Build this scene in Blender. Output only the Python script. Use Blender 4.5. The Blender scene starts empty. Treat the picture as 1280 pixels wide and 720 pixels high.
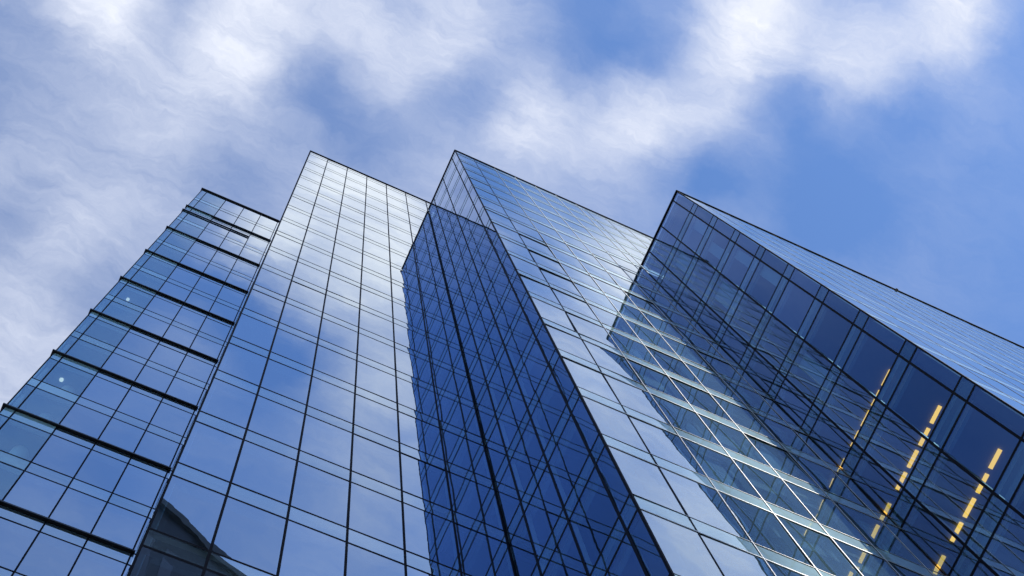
import bpy, math, random
from mathutils import Vector, Matrix

random.seed(7)
R = math.radians
S = bpy.context.scene
COL = S.collection

# ------------------------------------------------------------------ camera
EYE = 1.6                                     # eye height; levels below are measured from the eye
cam_d = bpy.data.cameras.new('camera')
cam_d.sensor_width = 36.0
cam_d.lens = 36.0 * 1730.79 / 1280.0
cam_d.clip_start = 0.1
cam_d.clip_end = 6000
cam = bpy.data.objects.new('camera', cam_d)
COL.objects.link(cam)
cx = Vector((0.9057, -0.41311, -0.09515))
cf = Vector((0.16989, 0.14805, 0.97428)).normalized()
cx = (cx - cf * cx.dot(cf)).normalized()
cy = (-cf).cross(cx)
cam.matrix_world = Matrix(((cx.x, cy.x, -cf.x, 0), (cx.y, cy.y, -cf.y, 0), (cx.z, cy.z, -cf.z, EYE), (0, 0, 0, 1)))
S.camera = cam

# ------------------------------------------------------------------ light
SUN_EL, SUN_AZ = 45.0, 150.0                  # azimuth clockwise from +Y
sd = Vector((math.sin(R(SUN_AZ)) * math.cos(R(SUN_EL)), math.cos(R(SUN_AZ)) * math.cos(R(SUN_EL)), math.sin(R(SUN_EL))))
sun_d = bpy.data.lights.new('sun', 'SUN')
sun_d.energy = 5.0
sun_d.angle = R(0.5)
sun_d.color = (1.0, 0.95, 0.88)
sun = bpy.data.objects.new('sun', sun_d)
sun.rotation_euler = sd.to_track_quat('Z', 'Y').to_euler()
sun.location = (0, 0, 200)
COL.objects.link(sun)

S.view_settings.view_transform = 'Standard'
S.view_settings.look = 'None'
S.view_settings.exposure = 0.0
S.view_settings.gamma = 1.0

# ------------------------------------------------------------------ node helper
class NT:
    def __init__(s, tree):
        s.t = tree; s.n = tree.nodes; s.l = tree.links; s.n.clear()
    def new(s, kind, **kw):
        n = s.n.new(kind)
        for k, v in kw.items(): setattr(n, k, v)
        return n
    def link(s, a, b): s.l.new(a, b)
    def put(s, sock, v):
        if isinstance(v, bpy.types.NodeSocket): s.link(v, sock)
        else: sock.default_value = v
    def math(s, op, a, b=0.0, c=0.0, clamp=False):
        n = s.new('ShaderNodeMath', operation=op, use_clamp=clamp)
        s.put(n.inputs[0], a); s.put(n.inputs[1], b)
        if op in ('MULTIPLY_ADD',): s.put(n.inputs[2], c)
        return n.outputs[0]
    def vmath(s, op, a, b=(0, 0, 0), out=0):
        n = s.new('ShaderNodeVectorMath', operation=op)
        s.put(n.inputs[0], a); s.put(n.inputs[1], b)
        return n.outputs[out]
    def noise(s, vec, scale, detail=4, rough=0.5, dist=0.0, out='Fac'):
        n = s.new('ShaderNodeTexNoise')
        s.link(vec, n.inputs['Vector']); n.inputs['Scale'].default_value = scale
        n.inputs['Detail'].default_value = detail; n.inputs['Roughness'].default_value = rough
        n.inputs['Distortion'].default_value = dist
        return n.outputs[out]
    def mixc(s, fac, a, b, clamp=True):
        n = s.new('ShaderNodeMix', data_type='RGBA'); n.clamp_factor = clamp
        s.put(n.inputs[0], fac); s.put(n.inputs[6], a); s.put(n.inputs[7], b)
        return n.outputs[2]

# ------------------------------------------------------------------ sky: Nishita blue with wind-drawn cirrus
w = bpy.data.worlds.new('World'); S.world = w; w.use_nodes = True
N = NT(w.node_tree)
sky = N.new('ShaderNodeTexSky'); sky.sky_type = 'NISHITA'; sky.sun_disc = False
sky.sun_elevation = R(SUN_EL); sky.sun_rotation = R(SUN_AZ)
sky.altitude = 0; sky.air_density = 1.0; sky.dust_density = 0.2; sky.ozone_density = 3.0
tc = N.new('ShaderNodeTexCoord')
d = tc.outputs['Generated']
sep = N.new('ShaderNodeSeparateXYZ'); N.link(d, sep.inputs[0])
zc = N.math('MAXIMUM', sep.outputs[2], 0.08)
px = N.math('DIVIDE', sep.outputs[0], zc); py = N.math('DIVIDE', sep.outputs[1], zc)
cmb = N.new('ShaderNodeCombineXYZ'); N.link(px, cmb.inputs[0]); N.link(py, cmb.inputs[1])
p = cmb.outputs[0]
# warp so that the cloud banks have torn edges
wn = N.noise(p, 9.0, 5, 0.6, 0.0, 'Color')
wo = N.vmath('MULTIPLY', N.vmath('SUBTRACT', wn, (0.5, 0.5, 0.5)), (0.050, 0.050, 0.0))
wn2 = N.noise(p, 30.0, 4, 0.6, 0.0, 'Color')
wo2 = N.vmath('MULTIPLY', N.vmath('SUBTRACT', wn2, (0.5, 0.5, 0.5)), (0.030, 0.030, 0.0))
pw = N.vmath('ADD', N.vmath('ADD', p, wo), wo2)
BANKS = [(-0.072,0.038,0.26,0.4),(0.242,-0.17,0.26,0.44),(0.045,-0.163,0.11,1.66),(-0.136,0.357,0.26,0.47),(0.161,-0.064,0.08,-0.35),(0.165,0.052,0.11,0.22),
 (0.001,0.086,0.06,-0.19),(0.356,-0.006,0.11,-0.32),(0.186,-0.134,0.06,-0.48),(0.393,-0.175,0.06,0.58),(-0.043,0.154,0.06,-0.24),(0.55,-0.05,0.26,-0.21),
 (-0.18,-0.25,0.26,-0.3),(-0.5,0.2,0.26,-0.34),(-0.028,-0.182,0.06,0.56),(0.413,-0.279,0.11,0.54),(-0.167,0.085,0.06,0.47),(0.063,-0.002,0.06,0.46),
 (0.25,-0.086,0.06,0.49),(0.34,-0.106,0.06,0.4),(0.227,-0.012,0.06,0.32),(0.068,0.048,0.06,0.06),(0.266,0.016,0.06,-0.35),(0.109,-0.253,0.06,0.39),
 (0.028,-0.242,0.11,-0.41),(0.022,0.041,0.06,0.2),(-0.072,0.101,0.06,0.16),(0.388,-0.132,0.06,0.21),(0.7,0.15,0.26,-0.25),(-0.3,-0.4,0.26,-0.22),
 (-0.04,-0.15,0.06,-0.36),(-0.099,0.272,0.06,-0.33),(0.045,-0.163,0.06,-0.8),(-0.3,0.2,0.16,-0.21),(0.12,-0.309,0.08,0.17),(0.118,-0.086,0.06,-0.31),
 (-0.114,0.063,0.06,-0.28),(-0.08,0.061,0.06,0.4),(-0.117,0.119,0.06,0.2),(0.389,-0.092,0.06,-0.21),(0.026,-0.376,0.11,-0.12),(-0.019,-0.281,0.06,0.22),
 (-0.127,0.246,0.06,0.26),(-0.169,0.254,0.06,-0.22),(-0.192,0.21,0.06,0.13),(0.201,-0.045,0.06,-0.19),(0.132,0.035,0.06,0.45),(0.306,-0.055,0.06,-0.27),
 (-0.3,-0.08,0.26,0.11),(0.44,-0.175,0.06,-0.15),(0.6,-0.2,0.16,-0.18),(0.143,-0.362,0.06,0.16),(0.315,-0.135,0.06,-0.25),(0.5,-0.4,0.06,0.15),
 (-0.04,-0.4,0.06,-0.15),(0.276,-0.029,0.06,0.18),(0.292,-0.101,0.06,0.16),(0.195,0.007,0.06,0.31),(0.159,-0.009,0.06,-0.15),(0.087,0.034,0.06,-0.32),
 (0.048,0.096,0.06,-0.28),(-0.02,0.072,0.06,-0.31),(0.085,0.095,0.06,0.18),(-0.028,0.022,0.06,0.12),]
acc = 0.25
for (x, y, r, a) in BANKS:
    dist = N.vmath('DISTANCE', pw, (x, y, 0), 'Value')
    m = N.new('ShaderNodeMapRange', interpolation_type='SMOOTHSTEP')
    N.link(dist, m.inputs[0]); m.inputs[1].default_value = 0; m.inputs[2].default_value = r
    m.inputs[3].default_value = a; m.inputs[4].default_value = 0
    acc = N.math('ADD', m.outputs[0], acc)
# streaks, drawn out along the wind
mp = N.new('ShaderNodeMapping'); N.link(pw, mp.inputs[0])
mp.inputs['Rotation'].default_value = (0, 0, R(58)); mp.inputs['Scale'].default_value = (0.9, 4.2, 1)
st = N.noise(mp.outputs[0], 5.5, 13, 0.66, 0.25)
mp2 = N.new('ShaderNodeMapping'); N.link(pw, mp2.inputs[0])
mp2.inputs['Rotation'].default_value = (0, 0, R(40)); mp2.inputs['Scale'].default_value = (1.0, 2.4, 1)
fl = N.noise(mp2.outputs[0], 17.0, 11, 0.66, 0.2)
tex = N.math('ADD', N.math('MULTIPLY', N.math('SUBTRACT', st, 0.5), 1.25), N.math('MULTIPLY', N.math('SUBTRACT', fl, 0.5), 0.75))
fl2 = N.noise(mp.outputs[0], 30.0, 8, 0.7, 0.15)
tex = N.math('ADD', tex, N.math('MULTIPLY', N.math('SUBTRACT', fl2, 0.5), 0.45))
amt = N.math('MULTIPLY_ADD', N.math('MINIMUM', N.math('MAXIMUM', acc, 0.0), 1.0), 0.85, 0.10)
cl = N.math('MAXIMUM', N.math('ADD', acc, N.math('MULTIPLY', tex, amt)), 0.0)
cl = N.math('MULTIPLY', N.math('POWER', cl, 1.1), 0.95)
up = N.math('MULTIPLY', N.math('SUBTRACT', sep.outputs[2], 0.02), 6.0, clamp=True)
cl = N.math('MINIMUM', N.math('MULTIPLY', cl, up), 1.5)
n = N.new('ShaderNodeMix', data_type='RGBA', blend_type='MULTIPLY'); n.inputs[0].default_value = 1
N.link(sky.outputs[0], n.inputs[6]); n.inputs[7].default_value = (1.0, 1.0, 1.0, 1)
STRENGTH = 0.13
SKYMUL = (1.14, 1.38, 1.68)                 # camera white balance towards blue
n.inputs[7].default_value = (*SKYMUL, 1)
CLOUD = (6.2, 6.6, 7.7, 1)
mx = N.mixc(cl, n.outputs[2], CLOUD, clamp=False)
bg = N.new('ShaderNodeBackground'); N.link(mx, bg.inputs[0]); bg.inputs[1].default_value = STRENGTH
out = N.new('ShaderNodeOutputWorld'); N.link(bg.outputs[0], out.inputs[0])
w.cycles.sampling_method = 'MANUAL'; w.cycles.sample_map_resolution = 512

S.cycles.max_bounces = 14
S.cycles.glossy_bounces = 8
S.cycles.transparent_max_bounces = 24
S.cycles.transmission_bounces = 4
S.cycles.diffuse_bounces = 3
S.cycles.caustics_reflective = False

# ------------------------------------------------------------------ materials
def mat(name):
    m = bpy.data.materials.new(name); m.use_nodes = True
    return m, NT(m.node_tree)

def plain(name, col, rough=0.6, metal=0.0, var=0.12, scale=3.0, spec=0.5):
    m, n = mat(name)
    b = n.new('ShaderNodeBsdfPrincipled'); o = n.new('ShaderNodeOutputMaterial')
    t = n.new('ShaderNodeTexCoord')
    f = n.noise(t.outputs['Object'], scale, 5, 0.6)
    a = tuple(c * (1 - var) for c in col); z = tuple(min(1, c * (1 + var)) for c in col)
    n.link(n.mixc(f, (*a, 1), (*z, 1)), b.inputs['Base Color'])
    b.inputs['Roughness'].default_value = rough; b.inputs['Metallic'].default_value = metal
    b.inputs['Specular IOR Level'].default_value = spec
    n.link(b.outputs[0], o.inputs[0])
    return m

def glass(name, base, tint, trans, power=2.0, wob=0.0012, dirt_lit_mix=0.03, graze=(0.93, 0.97, 1.0), frit=(0.5, 0.52, 0.55)):
    m, n = mat(name)
    o = n.new('ShaderNodeOutputMaterial')
    geo = n.new('ShaderNodeNewGeometry')
    t = n.new('ShaderNodeTexCoord')
    # faint roller-wave of tempered glass
    h = n.noise(t.outputs['Object'], 0.9, 2, 0.4)
    bp = n.new('ShaderNodeBump'); bp.inputs['Distance'].default_value = wob; bp.inputs['Strength'].default_value = 1.0
    n.link(h, bp.inputs['Height'])
    dot = n.math('ABSOLUTE', n.vmath('DOT_PRODUCT', geo.outputs['Normal'], geo.outputs['Incoming'], 'Value'))
    k = n.math('POWER', n.math('SUBTRACT', 1.0, dot, clamp=True), power)
    oi = n.new('ShaderNodeObjectInfo')
    vb = n.math('MULTIPLY_ADD', oi.outputs['Random'], 0.10, base - 0.05)
    fac = n.math('ADD', vb, n.math('MULTIPLY', k, n.math('SUBTRACT', 1.0, vb)), clamp=True)
    fac = n.math('MULTIPLY', fac, 0.97)
    g = n.new('ShaderNodeBsdfGlossy')
    g.inputs['Roughness'].default_value = 0.0
    # the coating reflects bluer face on and neutral at grazing angles
    n.link(n.mixc(k, (*tint, 1), (*graze, 1)), g.inputs['Color'])
    n.link(bp.outputs[0], g.inputs['Normal'])
    tr = n.new('ShaderNodeBsdfTransparent'); tr.inputs['Color'].default_value = (*trans, 1)
    df = n.new('ShaderNodeBsdfDiffuse'); df.inputs['Color'].default_value = (*frit, 1)
    dn = n.noise(t.outputs['Object'], 0.35, 6, 0.7)
    md = n.new('ShaderNodeMixShader'); n.link(n.math('MULTIPLY', n.math('MULTIPLY_ADD', dn, dirt_lit_mix, dirt_lit_mix * 0.5), n.math('MULTIPLY_ADD', oi.outputs['Random'], 0.9, 0.55)), md.inputs[0])
    n.link(tr.outputs[0], md.inputs[1]); n.link(df.outputs[0], md.inputs[2])
    mxs = n.new('ShaderNodeMixShader'); n.link(fac, mxs.inputs[0])
    n.link(md.outputs[0], mxs.inputs[1]); n.link(g.outputs[0], mxs.inputs[2])
    n.link(mxs.outputs[0], o.inputs[0])
    return m

M = {}
M['glass'] = glass('front_vision_glass', 0.38, (0.60, 0.79, 1.0), (0.34, 0.56, 0.74), dirt_lit_mix=0.03)
M['spandrel'] = glass('front_spandrel_glass', 0.38, (0.68, 0.88, 1.0), (0.70, 0.85, 0.88), dirt_lit_mix=0.10, frit=(0.50, 0.70, 0.75))
M['frit'] = glass('fritted_spandrel_glass', 0.14, (0.68, 0.88, 1.0), (0.75, 0.88, 0.90), power=3.0, dirt_lit_mix=1.0, frit=(0.68, 0.96, 0.98))
M['clear'] = glass('clear_corner_glass', 0.10, (0.50, 0.82, 1.0), (0.62, 0.86, 0.90), dirt_lit_mix=0.08, frit=(0.4, 0.7, 0.8))
M['clear_spandrel'] = glass('clear_corner_spandrel', 0.08, (0.6, 0.86, 1.0), (0.66, 0.90, 0.92), dirt_lit_mix=0.75, frit=(0.56, 0.88, 0.92))
M['glass_lit'] = glass('lit_look_vision_glass', 0.33, (0.60, 0.80, 1.0), (0.55, 0.78, 0.90), power=2.5, dirt_lit_mix=0.30, frit=(0.32, 0.60, 0.74))  # pale teal diffuse mixed in so these panes read as sunlit
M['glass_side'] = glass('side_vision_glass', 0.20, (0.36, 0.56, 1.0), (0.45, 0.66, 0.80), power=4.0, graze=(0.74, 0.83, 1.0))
M['spandrel_side'] = glass('side_spandrel_glass', 0.20, (0.36, 0.60, 1.0), (0.5, 0.72, 0.80), power=4.0, dirt_lit_mix=0.07, graze=(0.74, 0.85, 1.0), frit=(0.35, 0.55, 0.62))
M['gasket'] = plain('black_anodised_frame', (0.008, 0.008, 0.012), 0.5, 0.0, 0.2, 8, spec=0.03)
M['alu'] = plain('bare_aluminium', (0.8, 0.8, 0.78), 0.5, 0.1, 0.06, 6)
M['strip'] = plain('pale_glint_strip', (0.85, 0.85, 0.83), 0.35, 0.3, 0.03, 6)
M['fin'] = plain('dark_fin_metal', (0.02, 0.018, 0.018), 0.4, 0.3, 0.2, 5)
M['pan'] = plain('shadow_box_pan', (0.42, 0.50, 0.50), 0.6, 0.0, 0.15, 1.2)
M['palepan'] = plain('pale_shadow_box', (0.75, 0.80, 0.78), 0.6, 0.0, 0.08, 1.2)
M['slab'] = plain('ceiling_and_slab', (0.20, 0.22, 0.24), 0.8, 0.0, 0.15, 0.6)
M['core'] = plain('core_wall_paint', (0.10, 0.10, 0.11), 0.85, 0.0, 0.25, 0.5)
M['roofing'] = plain('roof_membrane', (0.3, 0.3, 0.3), 0.9)
M['column'] = plain('white_column_paint', (0.8, 0.8, 0.76), 0.6, 0.0, 0.04)
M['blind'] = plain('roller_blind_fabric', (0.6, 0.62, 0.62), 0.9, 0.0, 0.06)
M['stone'] = plain('dark_granite', (0.014, 0.014, 0.015), 0.5, 0.0, 0.5, 0.25)
M['stone_trim'] = plain('grey_granite_trim', (0.05, 0.05, 0.05), 0.6, 0.0, 0.4, 0.6)
M['dark_glass'] = plain('dark_window_glass', (0.01, 0.012, 0.015), 0.08, 0.0, 0.3, 0.4)
m, n = mat('warm_lamp'); e = n.new('ShaderNodeEmission'); o = n.new('ShaderNodeOutputMaterial')
e.inputs[0].default_value = (1.0, 0.47, 0.06, 1); e.inputs[1].default_value = 2.4; n.link(e.outputs[0], o.inputs[0]); M['lamp'] = m

m, n = mat('pale_downlight'); e = n.new('ShaderNodeEmission'); o = n.new('ShaderNodeOutputMaterial')
e.inputs[0].default_value = (1.0, 0.97, 0.80, 1); e.inputs[1].default_value = 1.3; n.link(e.outputs[0], o.inputs[0]); M['downlight'] = m

# ------------------------------------------------------------------ mesh helpers
class MB:
    def __init__(s): s.v = []; s.f = []; s.smooth = False
    def box(s, x0, x1, y0, y1, z0, z1):
        b = len(s.v)
        s.v += [(x, y, z) for z in (z0, z1) for y in (y0, y1) for x in (x0, x1)]
        s.f += [tuple(b + i for i in q) for q in ((0, 2, 3, 1), (4, 5, 7, 6), (0, 1, 5, 4), (2, 6, 7, 3), (0, 4, 6, 2), (1, 3, 7, 5))]
    def prism(s, pts, z0, z1):
        b = len(s.v); k = len(pts)
        s.v += [(x, y, z0) for x, y in pts] + [(x, y, z1) for x, y in pts]
        s.f.append(tuple(b + i for i in reversed(range(k)))); s.f.append(tuple(b + k + i for i in range(k)))
        for i in range(k):
            j = (i + 1) % k; s.f.append((b + i, b + j, b + k + j, b + k + i))
    def cyl(s, x, y, r, z0, z1, k=24):
        s.prism([(x + r * math.cos(2 * math.pi * i / k), y + r * math.sin(2 * math.pi * i / k)) for i in range(k)], z0, z1)
    def build(s, name, m, parent=None, bevel=0.0):
        me = bpy.data.meshes.new(name); me.from_pydata(s.v, [], s.f); me.update()
        me.materials.append(m)
        if s.smooth:
            for q in me.polygons: q.use_smooth = True
        ob = bpy.data.objects.new(name, me); COL.objects.link(ob)
        if parent is not None:
            ob.parent = parent
            pl = Vector((0, 0, 0)); a = parent
            while a is not None: pl += a.location; a = a.parent
            ob.location = -pl                      # geometry is written in world space
        if bevel:
            bv = ob.modifiers.new('bevel', 'BEVEL'); bv.width = bevel; bv.segments = 2
        return ob

def tag(o, label=None, cat=None, group=None, kind=None):
    if label: o['label'] = label
    if cat: o['category'] = cat
    if group: o['group'] = group
    if kind: o['kind'] = kind
    return o

def empty(name, loc, label, cat, group=None):
    o = bpy.data.objects.new(name, None); o.location = loc; COL.objects.link(o)
    return tag(o, label, cat, group)

def in_view(P):                                   # is a point inside the picture, and how near
    v = Vector(P) - Vector((0, 0, EYE)); zc_ = v.dot(cf)
    if zc_ <= 0.1: return None
    u = v.dot(cx) / zc_ * 1730.79; q = v.dot(cy) / zc_ * 1730.79
    if abs(u) < 655 and abs(q) < 375: return v.length
    return None

# ------------------------------------------------------------------ facades
NU, NV = 6, 8
def pane_mesh(mb, P0, ud, nd, wu, hz, bulge, tu, tv):
    """one sheet of glass, slightly pillowed and out of true, as real panes are"""
    b = len(mb.v); sink = (abs(tu) * wu + abs(tv) * hz) / 2 + 0.0005
    for j in range(NV + 1):
        for i in range(NU + 1):
            a, c = i / NU, j / NV
            off = bulge * (1 - (2 * a - 1) ** 2) * (1 - (2 * c - 1) ** 2) + tu * (a - 0.5) * wu + tv * (c - 0.5) * hz - sink
            q = P0 + ud * (a * wu) + Vector((0, 0, c * hz)) + nd * off
            mb.v.append(tuple(q))
    for j in range(NV):
        for i in range(NU):
            k = b + j * (NU + 1) + i
            mb.f.append((k, k + 1, k + NU + 2, k + NU + 1))
    mb.smooth = True

def facade(tower, name, origin, ud, nd, us, zs, top, thick=(), wob=1.0, hw=0.038, proud=0.010, iw=0.022):
    """us: positions of the uprights, zs: (upper, lower) line pairs of the spandrels, all above eye height.
    Returns list of pane records."""
    ud = Vector(ud); nd = Vector(nd); O = Vector(origin)
    g = MB()
    def bar(u0, u1, z0, z1, out, inn, mb):
        a = O + ud * u0 + nd * out; b = O + ud * u1 - nd * inn
        mb.box(min(a.x, b.x), max(a.x, b.x), min(a.y, b.y), max(a.y, b.y), z0 + EYE, z1 + EYE)
    zbot = -EYE
    for u in us[1:-1]:
        h = 0.042 if u in thick else hw
        bar(u - h, u + h, zbot, top, proud, 0.03, g)
    bar(us[0], us[0] + 0.05, zbot, top, 0.008, 0.03, g)
    levels = []
    for zu, zl in zs:
        levels += [zu, zl]
    for z in levels:
        if z < top - 0.2:
            bar(us[0] + 0.05, us[-1], z - hw * 1.3, z + hw * 1.3, proud * 0.5, 0.028, g)
    bar(us[0] - 0.03, us[-1], top - 0.05, top + 0.10, 0.05, 0.12, g)
    fac = g.build(name, M['gasket'], tower)
    inner = MB()
    for u in us[1:-1]:
        bar(u - iw, u + iw, zbot, top - 0.1, -0.05, 0.20, inner)
    for z in levels:
        if z < top - 0.2:
            bar(us[0] + 0.06, us[-1], z - 0.03, z + 0.03, -0.055, 0.16, inner)
    inner.build('inner_frame', M['alu'], fac)
    # panes
    recs = []
    bounds = [zbot] + sorted(z for z in levels if z < top - 0.2) + [top - 0.05]
    ups = set(round(a, 3) for a, b in zs)
    for a, b in zip(bounds[:-1], bounds[1:]):
        sp = round(b, 3) in ups and (b - a) < 1.3
        for u0, u1 in zip(us[:-1], us[1:]):
            c = O + ud * ((u0 + u1) / 2) + Vector((0, 0, (a + b) / 2 + EYE))
            recs.append((fac, O + ud * u0 + Vector((0, 0, a + EYE)), ud, nd, u1 - u0, b - a, sp, c, wob))
    return fac, recs

def make_panes(tower, recs, cap=100):
    for sp in (False, True):
        mine = [r for r in recs if r[6] == sp]
        seen = []
        for r in mine:
            dd = in_view(r[7])
            if dd is not None: seen.append((dd, r))
        seen.sort(key=lambda t: t[0])
        def kd(r, sp):
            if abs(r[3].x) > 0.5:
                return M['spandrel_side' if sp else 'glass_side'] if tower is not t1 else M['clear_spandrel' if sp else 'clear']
            if tower is t1 and r[7].x < T1X + 2.1: return M['clear_spandrel' if sp else 'clear']
            if tower.get('frit') and sp: return M['frit']
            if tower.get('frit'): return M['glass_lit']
            return M['spandrel' if sp else 'glass']
        chosen = [r for _, r in seen[:cap]]
        ids = set(id(r) for r in chosen)
        rest = {}
        for r in mine:
            fac, P0, ud, nd, wu, hz, _, c, wob = r
            if tower.location.y > 7 and tower.get('frit') and c.z > 72: wob = 1.1
            bl = random.uniform(0.0006, 0.0022) * wob * (0.25 if sp else 1.0)
            tu = random.gauss(0, 0.0011) * wob; tv = random.gauss(0, 0.0008) * wob
            if id(r) in ids:
                mb = MB(); pane_mesh(mb, P0, ud, nd, wu, hz, bl, tu, tv)
                mb.build('spandrel_panel' if sp else 'window_pane', kd(r, sp), fac)
            else:
                k = kd(r, sp)
                pane_mesh(rest.setdefault(k.name, MB()), P0, ud, nd, wu, hz, bl, tu, tv)
        for k, mb in rest.items():
            o = mb.build('spandrel_panels' if sp else 'window_panes', bpy.data.materials[k], tower)
            o['kind'] = 'stuff'

def parapet(tower, x0, x1, y0, y1, top):
    b = MB(); z0, z1 = top - 1.25 + EYE, top - 0.06 + EYE
    b.box(x0 + 0.16, x1, y0 + 0.16, y0 + 0.28, z0, z1)
    b.box(x0 + 0.16, x0 + 0.28, y0 + 0.281, y1, z0, z1)
    b.build('parapet', M['core'], tower)

def floors(tower, zs, rect, core, inset=0.32):
    x0, x1, y0, y1 = rect
    for zu, zl in zs:
        s = MB(); s.box(x0 + inset, x1, y0 + inset, y1, zl + 0.05 + EYE, zu - 0.06 + EYE)
        s.build('floor_slab', M['slab'], tower)
    c = MB(); c.box(*core, 0, zs[-1][1] + EYE + 0.02)
    c.build('core_wall', M['core'], tower)

U0, PITCH, SPN = 31.94, 4.205, 0.90
def pairs(top):
    k = -7; L = []
    while U0 + PITCH * k < top + 0.5:
        L.append((U0 + PITCH * k, U0 + PITCH * k - SPN)); k += 1
    return L

GROUP = 'stepped mirrored glass tower blocks'

# --- block with the thick dark fins (furthest left, furthest back)
T1Y, T1X, T1TOP = 20.24, -6.93, 116.0
t1 = empty('glass_tower', (T1X, T1Y, 0), 'leftmost glass tower block, banded with thick black horizontal fins', 'tower block', GROUP)
fins = [28.05, 36.5, 44.9, 53.35, 61.8, 70.15, 78.6, 87.25, 96.3, 106.4]
zs = [(2.8, 1.9), (11.2, 10.3), (19.6, 18.7)]
allz = []
lv = [2.8, 11.2, 19.6] + fins
for i, z in enumerate(lv):
    allz.append((z, z - 0.95))
    nx = lv[i + 1] if i + 1 < len(lv) else T1TOP
    mid = (z + nx) / 2
    if i == len(lv) - 1: mid = 111.3
    allz.append((mid, mid - 0.95))
f1, r1 = facade(t1, 'front_facade', (T1X, T1Y, 0), (1, 0, 0), (0, -1, 0), [0, 0.45, 2.13, 3.73, 5.21, 6.72, 6.90], allz, T1TOP, wob=1.2, hw=0.031)
f1s, r1s = facade(t1, 'side_facade', (T1X, T1Y, 0), (0, 1, 0), (-1, 0, 0), [0, 0.45, 2.0, 3.5, 5.0, 6.5, 8.0, 9.5, 11.0, 12.5], allz, T1TOP, wob=0.8)
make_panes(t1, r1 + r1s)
for z in fins + [104.35, T1TOP]:
    b = MB(); e1 = -0.12 if z != 104.35 else -1.72
    hh = 0.045 if z < 110 else 0.06
    b.box(T1X - 0.09, e1, T1Y - 0.115, T1Y - 0.01, z - hh + EYE, z + hh + EYE)
    b.box(T1X - 0.09, T1X - 0.01, T1Y - 0.01, T1Y + 12.5, z - hh + EYE, z + hh + EYE)
    b.build('fin', M['fin'], t1)
for zu, zl in allz:
    b = MB(); b.box(T1X + 0.06, T1X + 2.12, T1Y + 0.22, T1Y + 0.26, zl + 0.06 + EYE, zu - 0.06 + EYE)
    b.box(T1X + 0.22, T1X + 0.26, T1Y + 0.27, T1Y + 3.5, zl + 0.06 + EYE, zu - 0.06 + EYE)
    b.build('pale_spandrel_pan', M['palepan'], t1)
floors(t1, allz, (T1X, -0.15, T1Y, T1Y + 12.4), (T1X + 4.6, -0.2, T1Y + 5, T1Y + 12), 0.34)
for i, (a, b_) in enumerate(zip(sorted(allz)[:-1], sorted(allz)[1:])):
    c = MB(); c.smooth = False; c.cyl(T1X + 1.3, T1Y + 1.2, 0.34, a[0] - 0.05 + EYE, b_[1] + 0.04 + EYE)
    c.build('round_column', M['column'], t1)
b = MB(); b.box(T1X + 0.15, -0.2, T1Y + 0.15, T1Y + 12.4, T1TOP - 1.4 + EYE, T1TOP - 1.2 + EYE); b.build('roof', M['roofing'], t1)

parapet(t1, T1X, -0.2, T1Y, T1Y + 12.4, T1TOP)
for i, (zu, zl) in enumerate(sorted(allz)):        # small round downlights under the corner ceilings
    if zl > 20 and i in (8, 11, 14, 18):
        b = MB(); b.cyl(T1X + 0.85, T1Y + 0.75, 0.09, zl - 0.03 + EYE, zl + 0.045 + EYE); b.build('ceiling_light', M['downlight'], t1)

# --- tall pale block, second from left
T2X, T2Y, T2TOP = -0.03, 11.86, 100.2
t2 = empty('glass_tower', (T2X, T2Y, 0), 'flush glass tower block beside the finned one, its upper front mirroring bright white cloud', 'tower block', GROUP)
us = [0, 1.37, 2.88, 4.39, 5.90, 7.41, 9.02] + [9.02 + 1.52 * k for k in range(1, 9)]
p2 = pairs(T2TOP)
f2, r2 = facade(t2, 'front_facade', (T2X, T2Y, 0), (1, 0, 0), (0, -1, 0), us, p2, T2TOP, thick=(9.02,), wob=1.6, iw=0.012, hw=0.032, proud=0.006)
f2s, r2s = facade(t2, 'side_facade', (T2X, T2Y, 0), (0, 1, 0), (-1, 0, 0), [0, 1.5, 3, 4.5, 6, 7.5, 8.36], p2, T2TOP)
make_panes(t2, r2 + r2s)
floors(t2, p2, (T2X, 21.0, T2Y, T2Y + 20), (T2X + 0.6, 21, T2Y + 5, T2Y + 20))
b = MB(); b.box(T2X + 0.15, 21, T2Y + 0.15, T2Y + 20, T2TOP - 1.2 + EYE, T2TOP - 1.05 + EYE); b.build('roof', M['roofing'], t2)

parapet(t2, T2X, 21, T2Y, T2Y + 20, T2TOP)
# --- central block with the sharp corner
T3X, T3Y, T3TOP = 9.03, 7.28, 96.0
t3 = empty('glass_tower', (T3X, T3Y, 0), 'central glass tower block whose sharp corner juts out between two re-entrant corners', 'tower block', GROUP)
us = [0, 1.40, 2.98, 4.56, 6.14, 7.72, 9.30, 9.93] + [9.93 + 1.58 * k for k in range(1, 11)]
p3 = pairs(T3TOP)
f3, r3 = facade(t3, 'front_facade', (T3X, T3Y, 0), (1, 0, 0), (0, -1, 0), us, p3, T3TOP, wob=4.2, hw=0.026, proud=0.004)
f3s, r3s = facade(t3, 'side_facade', (T3X, T3Y, 0), (0, 1, 0), (-1, 0, 0), [0, 0.56, 2.09, 3.63, 4.54], p3, T3TOP, wob=0.8)
b = MB()                                          # pale strips added as sun glints along the joints of the central front
for zu, zl in p3:
    if zl < T3TOP - 1:
        b.box(T3X + 0.05, T3X + 25.7, T3Y - 0.016, T3Y - 0.0045, zl - 0.022 + EYE, zl + 0.022 + EYE)
        b.box(T3X + 0.05, T3X + 25.7, T3Y - 0.009, T3Y - 0.0045, zu - 0.010 + EYE, zu + 0.010 + EYE)
for u in us[2:7]:
    b.box(T3X + u - 0.011, T3X + u + 0.011, T3Y - 0.018, T3Y - 0.0045, 0, T3TOP + EYE - 0.2)
b.build('glint_strip', M['strip'], f3)
t3['frit'] = 1; make_panes(t3, r3 + r3s); del t3['frit']
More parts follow.
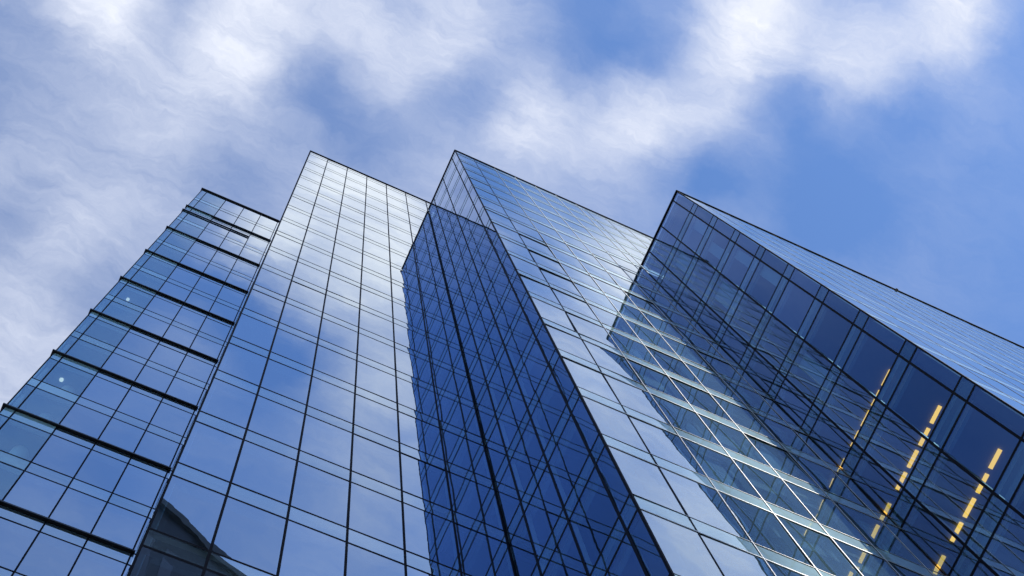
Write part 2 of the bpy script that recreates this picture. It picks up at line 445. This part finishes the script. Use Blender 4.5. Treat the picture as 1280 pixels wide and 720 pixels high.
floors(t3, p3, (T3X, T3X + 25.6, T3Y, T3Y + 4.4), (T3X + 0.9, T3X + 25.6, T3Y + 4.1, T3Y + 4.45))
b = MB(); b.box(T3X + 0.15, T3X + 25.6, T3Y + 0.15, T3Y + 4.4, T3TOP - 1.15 + EYE, T3TOP - 1.0 + EYE); b.build('roof', M['roofing'], t3)
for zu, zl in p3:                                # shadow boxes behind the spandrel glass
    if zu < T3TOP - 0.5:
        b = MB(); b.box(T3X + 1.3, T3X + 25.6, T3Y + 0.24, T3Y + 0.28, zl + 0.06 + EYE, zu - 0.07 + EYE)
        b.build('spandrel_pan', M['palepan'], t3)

b = MB(); b.box(T3X + 0.10, T3X + 0.62, T3Y + 0.10, T3Y + 0.62, 0, T3TOP - 1.2 + EYE); b.build('corner_column', M['core'], t3)
for k in range(-7, 15):                          # pale roller blinds added only behind the sunlit bays, to brighten them
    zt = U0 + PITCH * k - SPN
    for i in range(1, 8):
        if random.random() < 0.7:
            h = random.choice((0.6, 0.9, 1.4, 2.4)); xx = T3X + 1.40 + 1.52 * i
            b = MB(); b.box(xx + 0.07, xx + 1.45, T3Y + 0.26, T3Y + 0.275, zt - h + EYE, zt + EYE); b.build('lit_bay_blind', M['blind'], t3)

parapet(t3, T3X, T3X + 25.6, T3Y, T3Y + 4.4, T3TOP)
# --- nearest block on the right
T4X, T4Y, T4TOP = 18.99, 2.72, 74.06
t4 = empty('glass_tower', (T4X, T4Y, 0), 'rightmost and nearest glass tower block, dark blue side face with orange lights inside', 'tower block', GROUP)
us = [0, 1.40] + [1.40 + 1.52 * k for k in range(1, 21)]
p4 = pairs(T4TOP - 1)
f4, r4 = facade(t4, 'front_facade', (T4X, T4Y, 0), (1, 0, 0), (0, -1, 0), us, p4, T4TOP, wob=0.6, hw=0.02, proud=0.003)
f4s, r4s = facade(t4, 'side_facade', (T4X, T4Y, 0), (0, 1, 0), (-1, 0, 0), [0, 0.56, 2.09, 3.63, 4.52], p4, T4TOP, wob=0.8)
t4['frit'] = 1; make_panes(t4, r4 + r4s); del t4['frit']
floors(t4, p4, (T4X, T4X + 31, T4Y, T4Y + 4.4), (T4X + 4.2, T4X + 31, T4Y + 1.6, T4Y + 4.35))
b = MB(); b.box(T4X + 0.15, T4X + 31, T4Y + 0.15, T4Y + 4.45, T4TOP - 0.9 + EYE, T4TOP - 0.75 + EYE); b.build('roof', M['roofing'], t4)
b = MB(); b.box(T4X + 0.10, T4X + 0.5, T4Y + 0.10, T4Y + 0.45, 0, T4TOP - 1.2 + EYE); b.build('corner_column', M['core'], t4)
for k in range(-7, 10):                          # pale curtains drawn across parts of the side bays
    zt = U0 + PITCH * k - SPN
    for y0 in (0.6, 2.13):
        if random.random() < 0.6 and k not in (1, 2, 3):
            a = random.uniform(0.0, 0.6); wd = random.uniform(0.4, 0.9)
            b = MB(); b.box(T4X + 0.26, T4X + 0.28, T4Y + y0 + a, T4Y + y0 + min(1.45, a + wd), zt - 3.2 + EYE, zt + EYE); b.build('curtain', M['blind'], t4)
for k in (1, 2, 3):                              # three lit floors, a row of four ceiling lamps on each
    zc_ = U0 + PITCH * k - SPN + 0.02
    for j in range(4):
        y0 = 4.12 + 0.775 * j
        b = MB(); b.box(20.50, 20.61, y0, y0 + 0.6, zc_ - 0.04 + EYE, zc_ + 0.02 + EYE)
        b.build('ceiling_light', M['lamp'], t4)

parapet(t4, T4X, T4X + 31, T4Y, T4Y + 4.45, T4TOP)
# ------------------------------------------------------------------ unseen slim tower, added so its shadow lies over the left blocks
b = MB(); b.box(T4X + 13.98, T4X + 14.12, T4Y - 0.10, T4Y + 0.5, T4TOP + 0.101 + EYE, T4TOP + 0.16 + EYE)
b.box(T4X + 13.98, T4X + 14.12, T4Y + 0.3, T4Y + 0.44, T4TOP + 0.161 + EYE, T4TOP + 0.4 + EYE); b.build('roof_anchor', M['fin'], t4)
q = empty('shade_tower', (98, -180, 0), 'very tall slim grey tower added out of view to shade the left blocks', 'tower')
b = MB(); b.box(84, 112.4, -196, -166, 0, 330); b.build('wall', M['stone_trim'], q)
b = MB(); b.box(83.5, 112.8, -196.5, -165.5, 330, 333); b.build('cornice', M['stone'], q)
for k in range(78):
    b = MB(); b.box(84.6, 111.8, -165.99, -165.9, 6 + k * 4.1, 8.4 + k * 4.1); b.build('window_band', M['dark_glass'], q)

# ------------------------------------------------------------------ dark building across the street, seen in the glass
q = empty('stone_tower', (4, -34, 0), 'dark stone tower with a rounded crown mirrored low in the glass at bottom left', 'tower')
def face_y(x): return -24.85 - (x - 0.1) * 0.43
pl = [(-6.5, face_y(-6.5)), (-6.5, -52), (16, -52), (16, face_y(16))]
b = MB(); b.prism(pl, 0, 118 + EYE); b.build('wall', M['stone'], q)
b = MB(); pl2 = [(-6.8, face_y(-6.8) + 0.5), (-6.8, -52.4), (16.3, -52.4), (16.3, face_y(16.3) + 0.5)]
b.prism(pl2, 118 + EYE, 119.6 + EYE); b.build('cornice', M['stone_trim'], q)
for i in range(9):
    x = -5.2 + i * 2.4
    b = MB()
    ya, yb = face_y(x), face_y(x + 1.2)
    b.prism([(x, ya - 0.1), (x + 1.2, yb - 0.1), (x + 1.2, yb + 0.05), (x, ya + 0.05)], 6, 114)
    b.build('window_strip', M['dark_glass'], q)
for x, wd, h in ((-5, 3.2, 2.0), (2.0, 0.9, 1.2), (4.4, 2.2, 1.6), (7.9, 0.5, 2.4), (9.5, 1.6, 1.2), (12.5, 2.0, 2.0)):
    b = MB(); b.box(x, x + wd, face_y(x + wd) - 4.0, face_y(x + wd) - 0.4, 119.61 + 0, 119.6 + h); b.build('roof_plant', M['stone'], q)
b = MB()
pts = [(4 + 4.5 * math.cos(t * math.pi / 16), face_y(4) + 0.2 + 3.2 * math.sin(t * math.pi / 16)) for t in range(17)]
b.prism(pts, 0, 96); b.build('bay', M['stone_trim'], q)

# ------------------------------------------------------------------ ground
def sheet(name, x0, x1, y0, y1, z, m):
    b = MB(); b.v = [(x0, y0, z), (x1, y0, z), (x1, y1, z), (x0, y1, z)]; b.f = [(0, 1, 2, 3)]
    o = b.build(name, m); o['kind'] = 'structure'; return o
sheet('ground', -2500, 2500, -2500, 2500, -0.16, plain('distant_ground', (0.12, 0.12, 0.11), 0.95, 0, 0.3, 0.02))
sheet('road', -400, 400, -19, -7, -0.13, plain('asphalt', (0.05, 0.05, 0.052), 0.9, 0, 0.25, 1.5))
def block(name, x0, x1, y0, y1, m):
    b = MB(); b.box(x0, x1, y0, y1, -0.15, -0.002); o = b.build(name, m); o['kind'] = 'structure'
pv = plain('granite_paving', (0.3, 0.29, 0.28), 0.8, 0, 0.2, 0.8)
block('pavement', -60, 80, -7, 60, pv)
block('far_pavement', -60, 80, -60, -19, pv)
